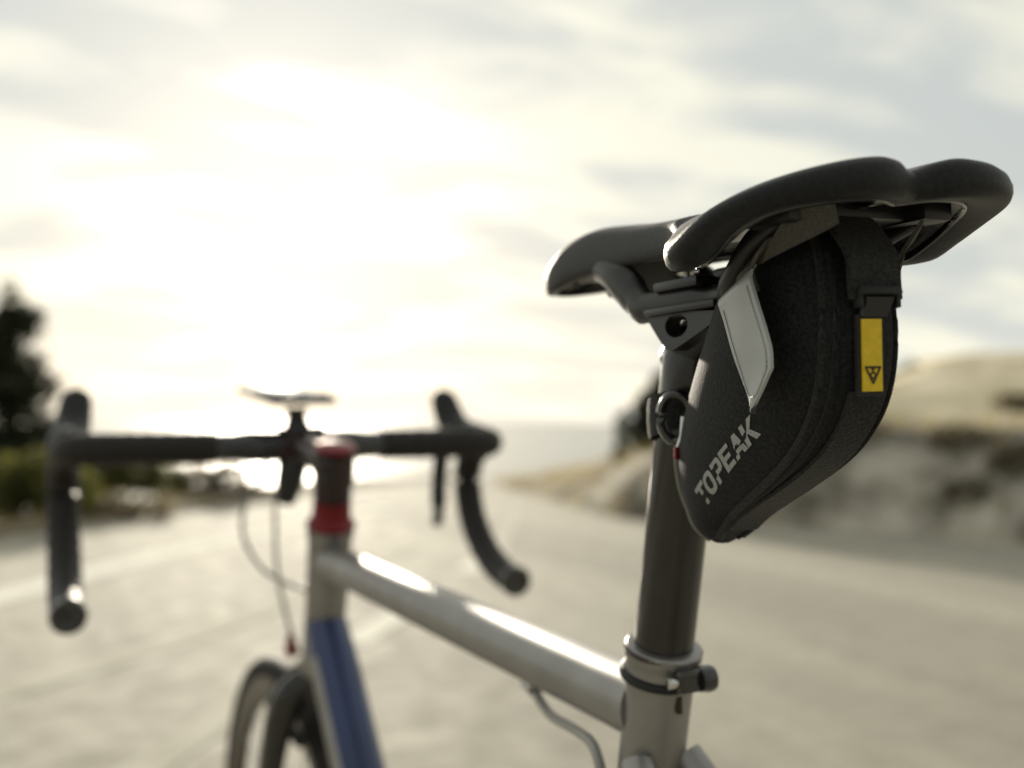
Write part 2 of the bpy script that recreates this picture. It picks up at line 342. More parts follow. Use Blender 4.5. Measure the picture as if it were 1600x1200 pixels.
# tree at the left edge
tr = empty('tree', G(-5.5, 12.0, -.2), (0, 0, -YAW)); tag(tr, 'dark leafy tree at the left edge of the view', 'tree')
tm = MB(); tm.tube([(0, 0, -.4), (.03, 0, .5), (-.02, .03, 1.1), (.02, 0, 1.8), (0, 0, 2.35)], [.13, .10, .08, .05, .015], 10); tm.build('trunk', M['bark'], tr)
bl = []; random.seed(11)
for i in range(34):
    h = random.uniform(.45, 2.25); a = random.uniform(0, 6.28); w = (1.0 - .40 * h) * random.uniform(.4, 1.05)
    bl.append((math.cos(a) * w, math.sin(a) * w, h, random.uniform(.16, .34), random.uniform(.16, .34), random.uniform(.10, .2)))
bl += [(-.05, 0, 2.45, .14, .14, .2), (.02, 0, 2.2, .22, .2, .14), (-.25, 0, 1.9, .3, .3, .2), (-.1, 0, 1.4, .38, .4, .26), (-.15, 0, .8, .42, .4, .3)]
for i, bq in enumerate(bl[:34]):
    if i % 3 == 0:
        MB().tube([(0, 0, bq[2] - .25), (bq[0] * .5, bq[1] * .5, bq[2] - .08), (bq[0], bq[1], bq[2])], [.03, .02, .006], 7).build('branch', M['bark'], tr)
tcr = crown(bl, 6500, .036).build('crown', M['leaf'], tr, sharp=0); tcr['kind'] = 'stuff'
random.seed(21)
shrub('bush', -4.15, 9.6, .0, [(-.35, 0, .30, .35, .35, .30), (0, .1, .36, .34, .3, .30), (.28, 0, .26, .26, .3, .25), (-.75, .2, .3, .3, .3, .3)], 16000, .026, M['leaf_green'], 'olive green bush at the foot of the dark tree')
shrub('bush', -4.35, 12.4, .0, [(-.35, 0, .26, .34, .3, .26), (.05, 0, .34, .36, .35, .28), (.42, .1, .2, .26, .3, .2)], 14000, .03, M['leaf_green'], 'low dark green bush behind the left end of the handlebar')
shrub('bush', -3.45, 12.6, -.02, [(-.15, 0, .2, .3, .3, .22), (.2, 0, .24, .24, .25, .22), (.5, .1, .1, .25, .2, .12)], 12000, .03, M['leaf_dry'], 'brown dry bush beside the glitter on the sea')
shrub('bush', -3.7, 9.9, -.02, [(0, 0, .12, .3, .25, .16), (.4, .1, .10, .24, .2, .12)], 12000, .026, M['leaf_dry'], 'low brown scrub on the verge below the left drop of the handlebar')
shrub('bush', 1.66, 13.0, .55, [(0, 0, .25, .28, .3, .28), (.4, .1, .3, .34, .3, .3), (.75, .1, .32, .3, .3, .3), (0, 0, .55, .22, .3, .24), (.16, 0, .73, .2, .3, .28), (.36, .1, .81, .26, .3, .28), (.62, .1, .81, .3, .3, .3)], 20000, .03, M['leaf'], 'dark bush on the slope just behind the seatpost')
shrub('bush', 1.28, 12.8, .40, [(0, 0, .15, .12, .12, .16), (0, 0, .42, .09, .1, .2), (.05, 0, .60, .07, .08, .1)], 30000, .024, M['leaf'], 'small scraggly bush left of the dark hillside bush')
shrub('bush', 7.6, 17.2, 1.62, [(0, 0, .15, .5, .35, .2), (.6, 0, .2, .45, .35, .22), (-.4, 0, .08, .3, .3, .12)], 9000, .035, M['leaf_dry'], 'dark scrub on the crest of the slope at the right edge')
shrub('bush', 5.15, 11.0, 1.0, [(0, 0, .14, .3, .3, .12), (.5, .1, .18, .35, .3, .16)], 12000, .03, M['leaf_dry'], 'spreading brown scrub on top of the rocky bank at the right')
for k, (l, d, z, s) in enumerate([(3.3, 10.2, .66, .22), (3.95, 9.65, .66, .22), (4.3, 9.1, .50, .24), (2.95, 10.1, .3, .22), (3.9, 9.15, .25, .20), (4.5, 8.75, .28, .22)]):
    shrub('dry_shrub', l, d, z, [(0, 0, s * .6, s * 1.5, s, s * .7), (s * 1.4, .05, s * .4, s, s * .8, s * .5)], 16000, .024, M['leaf_dry'], 'dry brown shrub growing among the boulders of the bank', 'shrub', 'dry shrubs on the rocky bank', stemr=.012)
# boulders in the bank
random.seed(5)
def boulder_mesh(seed):
    bm = bmesh.new(); bmesh.ops.create_icosphere(bm, subdivisions=3, radius=1)
    for v in bm.verts:
        n = v.co.normalized(); v.co = n * (1 + .35 * noise.noise(n * 1.3 + Vector((seed * 7.1, 0, 0))) + .14 * noise.noise(n * 3.5 + Vector((0, seed * 3.3, 0))))
        v.co.z *= .7
    me = bpy.data.meshes.new('boulder'); bm.to_mesh(me); bm.free(); me.materials.append(M['rock']); return me
bmesh_pool = [boulder_mesh(s) for s in range(6)]
E = resample(list(reversed(FOOT)), 200)
for i in range(64):
    k = random.randint(55, 118); a, b = E[k - 3], E[k + 3]; t = Vector((b[0] - a[0], b[1] - a[1])).normalized(); nn = Vector((-t.y, t.x)); off = random.uniform(.03, 1.25)
    z = interp(off, pb) * E[k][2]; s = random.uniform(.07, .24)
    o = bpy.data.objects.new('boulder', bmesh_pool[i % 6]); COL.objects.link(o)
    o.location = G(E[k][0] + nn.x * off, E[k][1] + nn.y * off, z - s * .1); o.scale = (s * random.uniform(.9, 1.6), s, s * random.uniform(.7, 1.1)); o.rotation_euler = (random.uniform(-.3, .3), random.uniform(-.3, .3), random.uniform(0, 6.28))
    tag(o, 'rough grey boulder half buried in the rocky bank', 'boulder', 'boulders in the rocky bank')
# dry grass, countless blades
gm = MB(); random.seed(9)
for i in range(9000):
    k = random.randint(4, 130); a, b = E[max(k - 3, 0)], E[k + 3]; t = Vector((b[0] - a[0], b[1] - a[1])).normalized(); nn = Vector((-t.y, t.x))
    off = random.choice((random.uniform(-.05, .35), random.uniform(1.2, 6))) if k > 45 else random.uniform(-.05, 1.6)
    z = interp(off, pb if off < 1.35 else ph) * E[k][2]
    p = G(E[k][0] + nn.x * off, E[k][1] + nn.y * off, z - .05); h = random.uniform(.08, .24); w = .006
    d = Vector((random.gauss(0, .35), random.gauss(0, .35), 1)) * h; s = Vector((random.gauss(0, 1), random.gauss(0, 1), 0)).normalized() * w
    gm.add([p - s, p + s, p + d * .6 + s * .6 , p + d], [(0, 1, 2), (0, 2, 3)])
for i in range(5000):
    k = random.randint(60, 170); EL = resample(LEFT, 200) if i == 0 else EL
    a, b = EL[k - 3], EL[k + 3]; t = Vector((b[0] - a[0], b[1] - a[1])).normalized(); nn = Vector((-t.y, t.x)); off = random.uniform(.15, 1.5)
    p = G(EL[k][0] + nn.x * off, EL[k][1] + nn.y * off, interp(off, pv) - .03); h = random.uniform(.05, .2)
    d = Vector((random.gauss(0, .35), random.gauss(0, .35), 1)) * h; s = Vector((random.gauss(0, 1), random.gauss(0, 1), 0)).normalized() * .006
    gm.add([p - s, p + s, p + d * .6 + s * .6, p + d], [(0, 1, 2), (0, 2, 3)])
tag(gm.build('dry_grass', M['straw'], sharp=0), 'straw coloured dry grass along the road edges and slope', 'grass', kind='stuff')

# ================================================================ BICYCLE (x right, y forward, z up in its own frame)
LEAN = rad(2.2)
bike = empty('bicycle', (0, 0, 0), (0, -LEAN, 0))
tag(bike, 'silver and navy road bicycle with drop handlebar standing on the road', 'bicycle')
LM = Matrix.Rotation(-LEAN, 4, 'Y')
def seat_axis(z): return Vector((0, -(z - .9) * .2417, z))
def head_axis(z): return Vector((0, .5397 - (z - .9) * .300, z))
SA = (seat_axis(1) - seat_axis(0)).normalized(); HA = (head_axis(1) - head_axis(0)).normalized()
BBp = Vector((0, .151, .275)); AX = Vector((0, .757, .338)); RX = Vector((0, -.255, .338))

# frame tubes
def tubep(name, pts, r, m, n=24, **k): return MB().tube(pts, r, n, **k).build(name, m, bike)
tubep('seat_tube', [BBp, seat_axis(.70), seat_axis(.80), seat_axis(.8325)], [.0165, .0148, .0148, .0152], M['frame'])
tubep('top_tube', [seat_axis(.803) + Vector((0, .004, 0)), (0, .06, .8025), (0, .25, .803), (0, .50, .8035), (0, .562, .804)], [.0165, .0155, .0155, .0155, .0165], M['frame'])
dts = Vector((0, .582, .742)); tubep('down_tube', [dts, dts.lerp(BBp, .08), dts.lerp(BBp, .5), BBp], [.020, .0215, .0215, .021], M['navy'])
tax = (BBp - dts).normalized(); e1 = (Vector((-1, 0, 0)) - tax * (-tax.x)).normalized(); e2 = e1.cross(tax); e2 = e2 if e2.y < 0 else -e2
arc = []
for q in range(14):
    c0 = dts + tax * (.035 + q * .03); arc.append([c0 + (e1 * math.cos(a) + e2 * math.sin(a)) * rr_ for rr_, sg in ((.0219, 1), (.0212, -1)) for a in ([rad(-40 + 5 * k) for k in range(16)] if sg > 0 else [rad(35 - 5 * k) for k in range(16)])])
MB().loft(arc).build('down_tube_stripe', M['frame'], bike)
MB().lathe(head_axis(.70), HA, [(0, .0205), (.006, .0215), (.012, .0195), (.06, .0185), (.128, .0195), (.135, .0212), (.1405, .0212)], 32).build('head_tube', M['frame'], bike)
MB().lathe(BBp - Vector((.036, 0, 0)), (1, 0, 0), [(0, .021), (.072, .021)]).build('bottom_bracket', M['frame'], bike)
for s in (-1, 1):
    tubep('seat_stay', [seat_axis(.782) + Vector((s * .012, -.008, 0)), seat_axis(.772) + Vector((s * .017, -.022, -.004)), Vector((s * .045, -.10, .60)), RX + Vector((s * .062, 0, 0))], [.0078, .0085, .008, .0065], M['frame'], 14)
    tubep('chain_stay', [BBp + Vector((s * .02, -.01, 0)), Vector((s * .035, .03, .285)), RX + Vector((s * .062, 0, 0))], [.011, .010, .007], M['frame'], 14)
# clamp collar with its bolt ears
cl_ = MB()
cl_.lathe(seat_axis(.8165), SA, [(0, .0150), (.0005, .0164), (.004, .0168), (.006, .0160), (.0105, .0160), (.0125, .0172), (.0158, .0172), (.0170, .0162), (.0174, .0136)], 40)
collar = cl_.build('seat_clamp', M['frame'], bike)
band = MB(); band.tube([seat_axis(.8200) + (Vector((math.cos(a), 0, 0)) + Vector((0, math.sin(a), 0)) - SA * (math.sin(a) * SA.y)) * (.0166) for a in [2 * math.pi * k / 40 for k in range(40)]], .0022, 8, loop=True); band.build('clamp_band', M['rubber'], collar)
band = MB(); band.tube([seat_axis(.8312) + (Vector((math.cos(a), 0, 0)) + Vector((0, math.sin(a), 0)) - SA * (math.sin(a) * SA.y)) * .0160 for a in [2 * math.pi * k / 40 for k in range(40)]], .0016, 8, loop=True); band.build('clamp_band', M['stem'], collar)
ear = seat_axis(.8215) + Vector((.0015, -.0185, -.001))
MB().box(ear, (.012, .007, .010), bev=.002).build('clamp_ear', M['gloss_black'], collar)
MB().lathe(ear + Vector((-.0105, -.001, 0)), (1, 0, 0), [(0, .0005), (.0003, .0024), (.003, .0025), (.004, .0018), (.016, .0018)], 20).build('clamp_bolt', M['steel'], collar)
MB().lathe(ear + Vector((.0048, -.001, 0)), (1, 0, 0), [(0, .0052), (.0042, .0060), (.0066, .0055), (.0074, .003)], 20).build('clamp_nut', M['gloss_black'], collar)
MB().box(seat_axis(.812) + Vector((.0005, -.0150, -.001)), (.0022, .0025, .012), bev=.0005).build('clamp_slot', M['ink'], collar)

# seatpost, cradle and clamp
post = MB().tube([seat_axis(.74), seat_axis(.84), seat_axis(.93), seat_axis(.958), seat_axis(.966)], [.0132, .0132, .0132, .0135, .011], 40).build('seatpost', M['carbon'], bike)
ck = MB(); RZ = .9775
for s in (-1, 1):
    X = s * .0215
    outl = spline([(0, -.0185, .9742), (0, -.040, .9738), (0, -.0665, .9722), (0, -.0690, .9700), (0, -.060, .9672), (0, -.0385, .9602), (0, -.0335, .9594), (0, -.0295, .9612), (0, -.0240, .9662), (0, -.0185, .9722)], 5, closed=True)
    hole_c = Vector((0, -.0385, .9688)); inn = []
    for p in outl:
        d = (p - hole_c).normalized(); inn.append(hole_c + Vector((0, d.y * .0078, d.z * .0046)))
    a, b = Vector((X - .0035, 0, 0)), Vector((X + .0035, 0, 0))
    ck.loft([[p + a for p in inn], [p + a for p in outl], [p + b for p in outl], [p + b for p in inn]], loop=True, closed=True)
ck.tube([(-.019, -.024, .966), (.019, -.024, .966)], .0042, 16)
ck.tube([(0, -.008, .955), (0, -.018, .964), (0, -.030, .9715)], [.0125, .013, .010], 20)
cradle = ck.build('seatpost_head', M['alloy'], bike)
uc = MB()
for s in (-1, 1):
    uc.box((s * .0215, -.040, .9846), (.0105, .030, .0040), bev=.0015)
    uc.box((s * .0215, -.0430, .9750), (.0125, .048, .0030), bev=.0012)
uc.box((0, -.034, .9862), (.034, .014, .0050), bev=.0015); uc.box((0, -.054, .9872), (.030, .010, .0050), bev=.0015)
uc.build('rail_clamp', M['alloy'], bike)
for y in (-.012, -.056): MB().lathe((0, y, .960), (0, .05 if y > -.03 else -.12, 1), [(0, .0022), (.032, .0022), (.033, .0045), (.038, .0045), (.039, .002)], 14).build('clamp_bolt', M['steel'], cradle)

# ---- saddle
SROLL = Matrix.Translation((0, .06, 1.0004)) @ Matrix.Rotation(rad(-2.3), 4, 'Z') @ Matrix.Rotation(rad(.9), 4, 'X') @ Matrix.Rotation(rad(-2.4), 4, 'Y') @ Matrix.Translation((0, -.06, -1.0))
sad = [(0, .1030), (.0075, .1014), (.0142, .096), (.0182, .086), (.0198, .072), (.0202, .055), (.0206, .030), (.0215, .002), (.0230, -.028), (.0258, -.046), (.0345, -.0620), (.0460, -.0755), (.0545, -.0880), (.0572, -.1000), (.0568, -.1160), (.0520, -.1310), (.0430, -.1430), (.0310, -.1510), (.0190, -.1535), (.0095, -.1520), (.0042, -.1488), (0, -.1470)]
half = [(p.x, p.y) for p in spline(sad, 5)]
outl = half + [(-x, y) for x, y in reversed(half[1:-1])]
z0 = [(-.155, 1.0145), (-.13, 1.0150), (-.10, 1.0135), (-.06, 1.0130), (-.02, 1.0150), (.01, 1.0182), (.040, 1.0205), (.064, 1.0180), (.083, 1.0118), (.096, 1.0052), (.103, 1.0010)]
zl = [(-.154, 1.0020), (-.138, 1.0010), (-.122, .9980), (-.107, .9930), (-.096, .9885), (-.085, .9878), (-.076, .9885), (-.065, .9915), (-.05, .9960), (-.02, .9980), (.02, .9985), (.055, .9975), (.080, .9945), (.103, .9935)]
wd = [(-.165, .060), (-.09, .060), (-.05, .033), (0, .0235), (.12, .0215)]
def ztop(x, y):
    z = sinterp(y, z0); h = interp(y, wd); u = abs(x) / h
    z -= (.0125 * (1 if y < -.05 else .55) + .0085 * math.exp(-((y + .090) / .020) ** 2)) * (u ** 2.7)
    ch = interp(y, [(-.155, .0036), (-.11, .0036), (-.06, .003), (.04, .0015), (.09, 0)])
    z -= ch * math.exp(-(x / .0085) ** 2)
    return z
def ring(fn):
    out = []
    for x, y in outl:
        ys = max(min(y * .94 - .003, .098), -.104)
        out.append(SROLL @ Vector(fn(x, y, ys)))
    return out
def at(f): return lambda x, y, ys: (x * f, ys + (y - ys) * f)
def top(f, dz=0):
    def g(x, y, ys):
        X, Y = at(f)(x, y, ys); return (X, Y, ztop(X, Y) + dz)
    return g
def edge(f, k):
    def g(x, y, ys):
        X, Y = at(f)(x, y, ys); zt, zb = ztop(x * .93, ys + (y - ys) * .93), sinterp(y, zl)
        return (X, Y, zb + (zt - zb) * k)
    return g
cover = MB().loft([ring(top(f)) for f in (.02, .2, .4, .58, .72, .83, .90)] + [ring(edge(.95, .93)), ring(edge(.985, .78)), ring(edge(1.0, .56)), ring(edge(1.0, .36)), ring(edge(.988, .16)), ring(edge(.955, .02)), ring(edge(.90, -.02)), ring(edge(.85, -.01)), ring(edge(.79, .03)), ring(edge(.755, .10)), ring(edge(.74, .24))], caps=(True, False))
saddle = cover.build('saddle', M['leather'], bike, sharp=0)
sh = MB().loft([ring(edge(.75, .20)), ring(edge(.73, .28)), ring(edge(.70, .45)), ring(top(.64, -.0085)), ring(top(.45, -.0080)), ring(top(.25, -.0085)), ring(top(.02, -.0090))], caps=(False, True))
shell = sh.build('shell', M['shell'], saddle, sharp=0)
rim_ = MB().tube([p + Vector((0, 0, -.0004)) for p in ring(edge(.748, .12))], .0010, 8, loop=True); rim_.build('shell_rim', M['gloss_black'], saddle)
def SR(*p): return SROLL @ Vector(p)
for s in (-1, 1):
    pth = spline([SR(s * .010, .062, 1.0035), SR(s * .014, .035, 1.0015), SR(s * .018, .014, .9950), Vector((s * .0205, -.001, .9845)), Vector((s * .0215, -.010, .9788)), Vector((s * .0215, -.025, .9778)), Vector((s * .0215, -.064, .9778)), SR(s * .0235, -.080, .9835), SR(s * .026, -.098, .9950), SR(s * .027, -.117, 1.0010)], 5)
    rr = [(.0055, .0072)] * 11 + [(.0052, .0088)] * 5 + [(.0050, .0076)] * 5 + [(.0052, .0066)] * 8 + [(.0040, .0042)] * 60
    MB().tube(pth, rr[:len(pth)], 14).build('saddle_rail', M['rail'], saddle)
    MB().box(SR(s * .0270, -.116, 1.0025), (.013, .022, .009), bev=.0025).build('rail_socket', M['plastic'], saddle)
    MB().box(SR(s * .026, -.086, 1.0035), (.010, .026, .0045), Matrix.Rotation(s * -.25, 3, 'Z'), bev=.0015).build('shell_rib', M['alloy'], saddle)
MB().box(SR(0, .062, 1.0055), (.030, .030, .011), bev=.004).build('nose_socket', M['plastic'], saddle)
MB().box(SR(0, .012, .9965), (.036, .030, .0050), Matrix.Rotation(rad(-38), 3, 'X'), bev=.0018).build('rail_bridge', M['rail'], saddle)
MB().box(SR(0, -.114, 1.0030), (.050, .011, .0055), bev=.0018).build('rear_bridge', M['plastic'], saddle)
MB().box(SR(.004, -.109, .9985), (.022, .0022, .0035), bev=.0006).build('bridge_lip', M['alloy'], saddle)

# ---- headset, stem, spacers
MB().lathe(head_axis(.8352), HA, [(0, .0212), (.0035, .0222), (.0065, .0195), (.010, .0172), (.0255, .0168), (.0260, .010)], 32).build('headset_cover', M['red'], bike)
MB().lathe(head_axis(.8610), HA, [(0, .0165), (.006, .0168), (.0062, .0160), (.0125, .0160)], 32).build('spacer', M['stem'], bike)
BARC = Vector((0, .662, .904)); TILT = Matrix.Translation(BARC) @ Matrix.Rotation(rad(1.2), 4, 'Y') @ Matrix.Translation(-BARC)
sm = MB(); sm.lathe(head_axis(.8725), HA, [(0, .0168), (.001, .0180), (.030, .0180), (.031, .0165)], 28)
sm.tube([head_axis(.888) + Vector((0, .008, 0)), head_axis(.889).lerp(BARC, .5), BARC + Vector((0, -.012, -.001))], [(.0165, .0150), (.0135, .0130), (.0165, .0155)], 24)
sm.tube([BARC - Vector((.021, 0, 0)), BARC + Vector((.021, 0, 0))], .0195, 24)
stem = sm.build('stem', M['stem'], bike)
MB().lathe(head_axis(.9040), HA, [(0, .0178), (.0012, .0184), (.0035, .0172), (.0052, .012), (.0058, .0002)], 28).build('top_cap', M['red'], bike)
MB().lathe(head_axis(.9085), HA, [(0, .004), (.0022, .004), (.0026, .003)], 14).build('cap_bolt', M['steel'], bike)
for s in (-1, 1):
    for zz in (-.014, .014): MB().lathe(BARC + Vector((s * .013, .0185, zz)), (0, 1, 0), [(0, .0035), (.004, .0035), (.0045, .0025)], 12).build('faceplate_bolt', M['steel'], stem)
    MB().lathe(head_axis(.880 if s < 0 else .894) + Vector((-.0155, -.0165, 0)), (1, 0, 0), [(0, .0032), (.008, .0032)], 12).build('stem_bolt', M['alloy'], stem)
MB().tube([BARC + Vector((-.008, -.004, -.014)), BARC + Vector((-.013, -.006, -.034)), BARC + Vector((-.016, .0, -.054))], [.015, .0135, .009], 16).build('light_bracket', M['plastic'], stem)

# ---- handlebar
def T(*p): return TILT @ Vector(p)
barp = [T(x, .662 + (.02 * max(0, (abs(x) - .16) / .05) ** 2), .904) for x in [-.20 + .4 * k / 24 for k in range(25)]]
handlebar = MB().tube(barp, [.0132 if abs(p.x) > .05 else .0155 for p in barp], 20).build('handlebar', M['gloss_black'], bike)
for s in (-1, 1):
    pts = [T(s * x, .662, .904) for x in (.082, .10, .13, .16, .18)] + [T(s * .198, .668, .904), T(s * .2085, .682, .9035), T(s * .211, .705, .9005), T(s * .211, .730, .890), T(s * .211, .745, .872), T(s * .211, .746, .850), T(s * .211, .737, .825), T(s * .211, .719, .803), T(s * .2115, .693, .783), T(s * .212, .662, .770), T(s * .212, .626, .7635)]
    P = spline(pts, 7)
    rr = [.0148 + .0006 * (1 if (i % 4) < 2 else 0) + .0003 * noise.noise(Vector((i * 1.7, s, 0))) for i in range(len(P))]
    MB().tube(P, rr, 20).build('bar_tape', M['tape'], handlebar)
    e = P[-1]; dirv = (P[-1] - P[-3]).normalized()
    MB().lathe(e - dirv * .002, dirv, [(0, .0138), (.001, .0158), (.007, .0162), (.010, .0150), (.011, .0110), (.0095, .0085), (.0092, .0001)], 24).build('bar_end_plug', M['gloss_black'], handlebar)
    # brake hood: wraps the bend and rises to a horn at its front
    hp = spline([T(s * .211, .700, .905), T(s * .210, .725, .909), T(s * .206, .750, .914), T(s * .202, .768, .923), T(s * .199, .780, .940), T(s * .1965, .785, .955), T(s * .196, .786, .9625)], 5)
    hr = [(.0155, .0150), (.0158, .0165), (.0155, .0172), (.0160, .0175), (.0165, .0170), (.0165, .0165), (.0155, .0155), (.0120, .0120), (.004, .004)]
    hrr = [tuple(interp(i / (len(hp) - 1), [(j / 8, hr[j][q]) for j in range(9)]) for q in (0, 1)) for i in range(len(hp))]
    MB().tube(hp, hrr, 20, up=Vector((1, 0, 0))).build('brake_hood', M['rubber'], handlebar)
    lx = 0 if s > 0 else .019
    lp = spline([T(s * (.199 + lx * .3), .775, .915), T(s * (.196 + lx * .6), .786, .893), T(s * (.193 + lx * .8), .787, .870), T(s * (.190 + lx), .783, .845), T(s * (.188 + lx), .779, .822), T(s * (.187 + lx), .781, .806)], 5)
    lever = MB().tube(lp, [(.0062, .0125), (.0062, .012), (.0062, .0118), (.006, .0114), (.006, .011), (.0058, .0105), (.0058, .010)] + [(.0052, .0092)] * 12 + [(.0034, .0065)] * 6 + [(.0025, .004)], 14, up=Vector((1, 0, 0))).build('brake_lever', M['gloss_black'], handlebar)
    MB().tube(spline([T(s * .197, .765, .905), T(s * (.190 + lx), .770, .885), T(s * (.184 + lx), .770, .862), T(s * (.183 + lx), .764, .848)], 4), [(.004, .008)] * 8 + [(.0035, .007)] * 4 + [(.002, .004)], 12, up=Vector((1, 0, 0))).build('shift_paddle', M['plastic'], lever)
    MB().lathe(T(s * .2045 - .004, .716, .923), (.2 * s, 0, 1), [(0, .0045), (.0016, .0042), (.002, .002)], 12).build('pivot_cap', M['steel'], handlebar)
# cables
def cable(pts, r=.0023, m='cable', par=None, name='cable'): return MB().tube(spline(pts, 8), r, 10).build(name, M[m], par or bike)
cable([(-.03, .672, .893), (-.030, .705, .870), (-.043, .722, .845), (-.047, .715, .815), (-.035, .690, .785), (-.012, .655, .770), (.004, .625, .766)])
cable([(-.012, .674, .892), (-.010, .712, .868), (-.012, .725, .84), (-.014, .715, .78), (-.010, .690, .73), (-.004, .672, .70)])
cable([(.03, .672, .893), (.034, .70, .870), (.03, .705, .83), (.018, .66, .78), (.010, .625, .755), (.006, .60, .735)])
cable([(-.004, .1405, .7850), (-.006, .125, .7805), (-.008, .110, .7790), (-.010, .0823, .7800), (-.014, .060, .7810), (-.0175, .047, .7775), (-.0190, .040, .768), (-.0185, .036, .745), (-.015, .010, .70)], .0026)
MB().tube([(-.003, .152, .7868), (-.004, .139, .7858)], [.0036, .0042], 14).build('cable_stop', M['steel'], bike)
MB().box((-.002, .146, .7885), (.006, .014, .006), bev=.0015).build('cable_guide', M['frame'], bike)

# ---- fork and front wheel
fork = MB(); fork.lathe(head_axis(.672), HA, [(0, .014), (.004, .0195), (.020, .0205), (.029, .0190)], 24)
cr_ = fork.build('fork_crown', M['carbon'], bike)
for s in (-1, 1):
    MB().tube(spline([head_axis(.690) + Vector((s * .010, .002, 0)), head_axis(.672) + Vector((s * .030, .004, 0)), Vector((s * .041, .630, .62)), Vector((s * .047, .668, .50)), Vector((s * .050, .720, .39)), AX + Vector((s * .050, 0, 0))], 5), [(.0145, .016)] * 6 + [(.0105, .0165)] * 8 + [(.009, .013)] * 8 + [(.008, .010)] * 20, 16).build('fork_blade', M['carbon'], bike)
def wheel(name, c, lab=None):
    w = empty(name, c); w.parent = bike
    def circ(r, n=72): return [Vector((0, math.cos(2 * math.pi * k / n) * r, math.sin(2 * math.pi * k / n) * r)) for k in range(n)]
    MB().tube(circ(.3255), (.0125, .0125), 14, loop=True, up=Vector((1, 0, 0))).build('tyre', M['tyre'], w)
    rm = MB(); prof = [(-.0095, .316), (-.0095, .303), (-.006, .292), (0, .288), (.006, .292), (.0095, .303), (.0095, .316)]
    rm.loft([[Vector((x, math.cos(a) * r, math.sin(a) * r)) for x, r in prof] for a in [2 * math.pi * k / 72 for k in range(72)]], loop=True, closed=False); rm.build('rim', M['rim'], w)
    MB().lathe((-.036, 0, 0), (1, 0, 0), [(0, .006), (.004, .018), (.008, .018), (.012, .010), (.06, .010), (.064, .018), (.068, .018), (.072, .006)], 20).build('hub', M['alloy'], w)
    spm = MB().tube([(0, 0, 0), (0, 0, 1)], .001, 5); me = None
    for k in range(24):
        a = 2 * math.pi * k / 24; s = 1 if k % 2 else -1; p0 = Vector((s * .029, math.cos(a + .5 * (1 if k % 4 < 2 else -1)) * .016, math.sin(a + .5 * (1 if k % 4 < 2 else -1)) * .016)); p1 = Vector((0, math.cos(a) * .291, math.sin(a) * .291))
        if me is None: o = spm.build('spoke', M['steel'], w); me = o.data
        else: o = bpy.data.objects.new('spoke', me); COL.objects.link(o); o.parent = w
        o.location = p0; o.rotation_mode = 'QUATERNION'; o.rotation_quaternion = (p1 - p0).to_track_quat('Z', 'Y'); o.scale = (1, 1, (p1 - p0).length)
    return w
wheel('front_wheel', AX); wheel('rear_wheel', RX)
# front brake caliper on the crown
bc = head_axis(.682) + Vector((0, .028, 0))
cal = MB().box(bc + Vector((0, .004, .004)), (.022, .016, .022), bev=.004).build('brake_caliper', M['gloss_black'], bike)
for s in (-1, 1):
    MB().tube(spline([bc + Vector((-s * .012, .010, .012)), bc + Vector((s * .020, .012, .004)), bc + Vector((s * .036, .012, -.022)), bc + Vector((s * .030, .010, -.046)), bc + Vector((s * .022, .008, -.054))], 4), [(.005, .008)] * 17, 12).build('brake_arm', M['alloy'], cal)
    MB().box(bc + Vector((s * .0165, .008, -.052)), (.008, .044, .011), bev=.002).build('brake_pad', M['rubber'], cal)
MB().lathe(bc + Vector((-.018, .012, .022)), (0, .2, 1), [(0, .005), (.014, .005), (.016, .003), (.022, .0028)], 14).build('barrel_adjuster', M['red'], cal)
# cranks
cs = MB().lathe(BBp + Vector((.040, 0, 0)), (1, 0, 0), [(0, .03), (.001, .095), (.005, .097), (.006, .03)], 60).build('chainring', M['alloy'], bike)
for s in (-1, 1):
    d = Vector((0, s * .6, -s * .8)) * .172; q = BBp + Vector((s * .062, 0, 0))
    MB().tube([q, q + d * .5, q + d], [(.009, .016), (.008, .013), (.008, .012)], 12, up=Vector((1, 0, 0))).build('crank_arm', M['alloy'], bike)
    MB().box(q + d + Vector((s * .045, 0, 0)), (.07, .06, .016), bev=.005).build('pedal', M['plastic'], bike)
MB().tube(spline([(.043, .151, .372), (.043, .10, .36), (.043, -.255, .375), (.043, -.292, .338), (.043, -.255, .301), (.043, .10, .19), (.043, .151, .178)], 5), .004, 8).build('chain', M['alloy'], bike)

# ---- bicycle computer on its mount: a thing of its own
comp = empty('bike_computer'); tag(comp, 'small flat bicycle computer held above the centre of the handlebar', 'bike computer')
comp.matrix_world = LM @ Matrix.Translation((-.006, .648, .9485)) @ Matrix.Rotation(rad(10), 4, 'Z') @ Matrix.Rotation(rad(9), 4, 'X')
MB().box((0, .026, .002), (.066, .092, .007), bev=.003).build('case', M['plastic'], comp)
MB().box((0, .028, .0062), (.058, .074, .0012), bev=.0004).build('screen', M['screen'], comp)
for x in (-.012, .012): MB().box((x, -.0105, .0062), (.014, .006, .002), bev=.0008).build('button', M['rubber'], comp)
mtb = MB().tube([BARC + Vector((-.004, -.004, .014)), BARC + Vector((-.005, -.006, .026)), BARC + Vector((-.005, -.006, .038))], [.0150, .0095, .0120], 16).build('computer_mount', M['plastic'], bike)

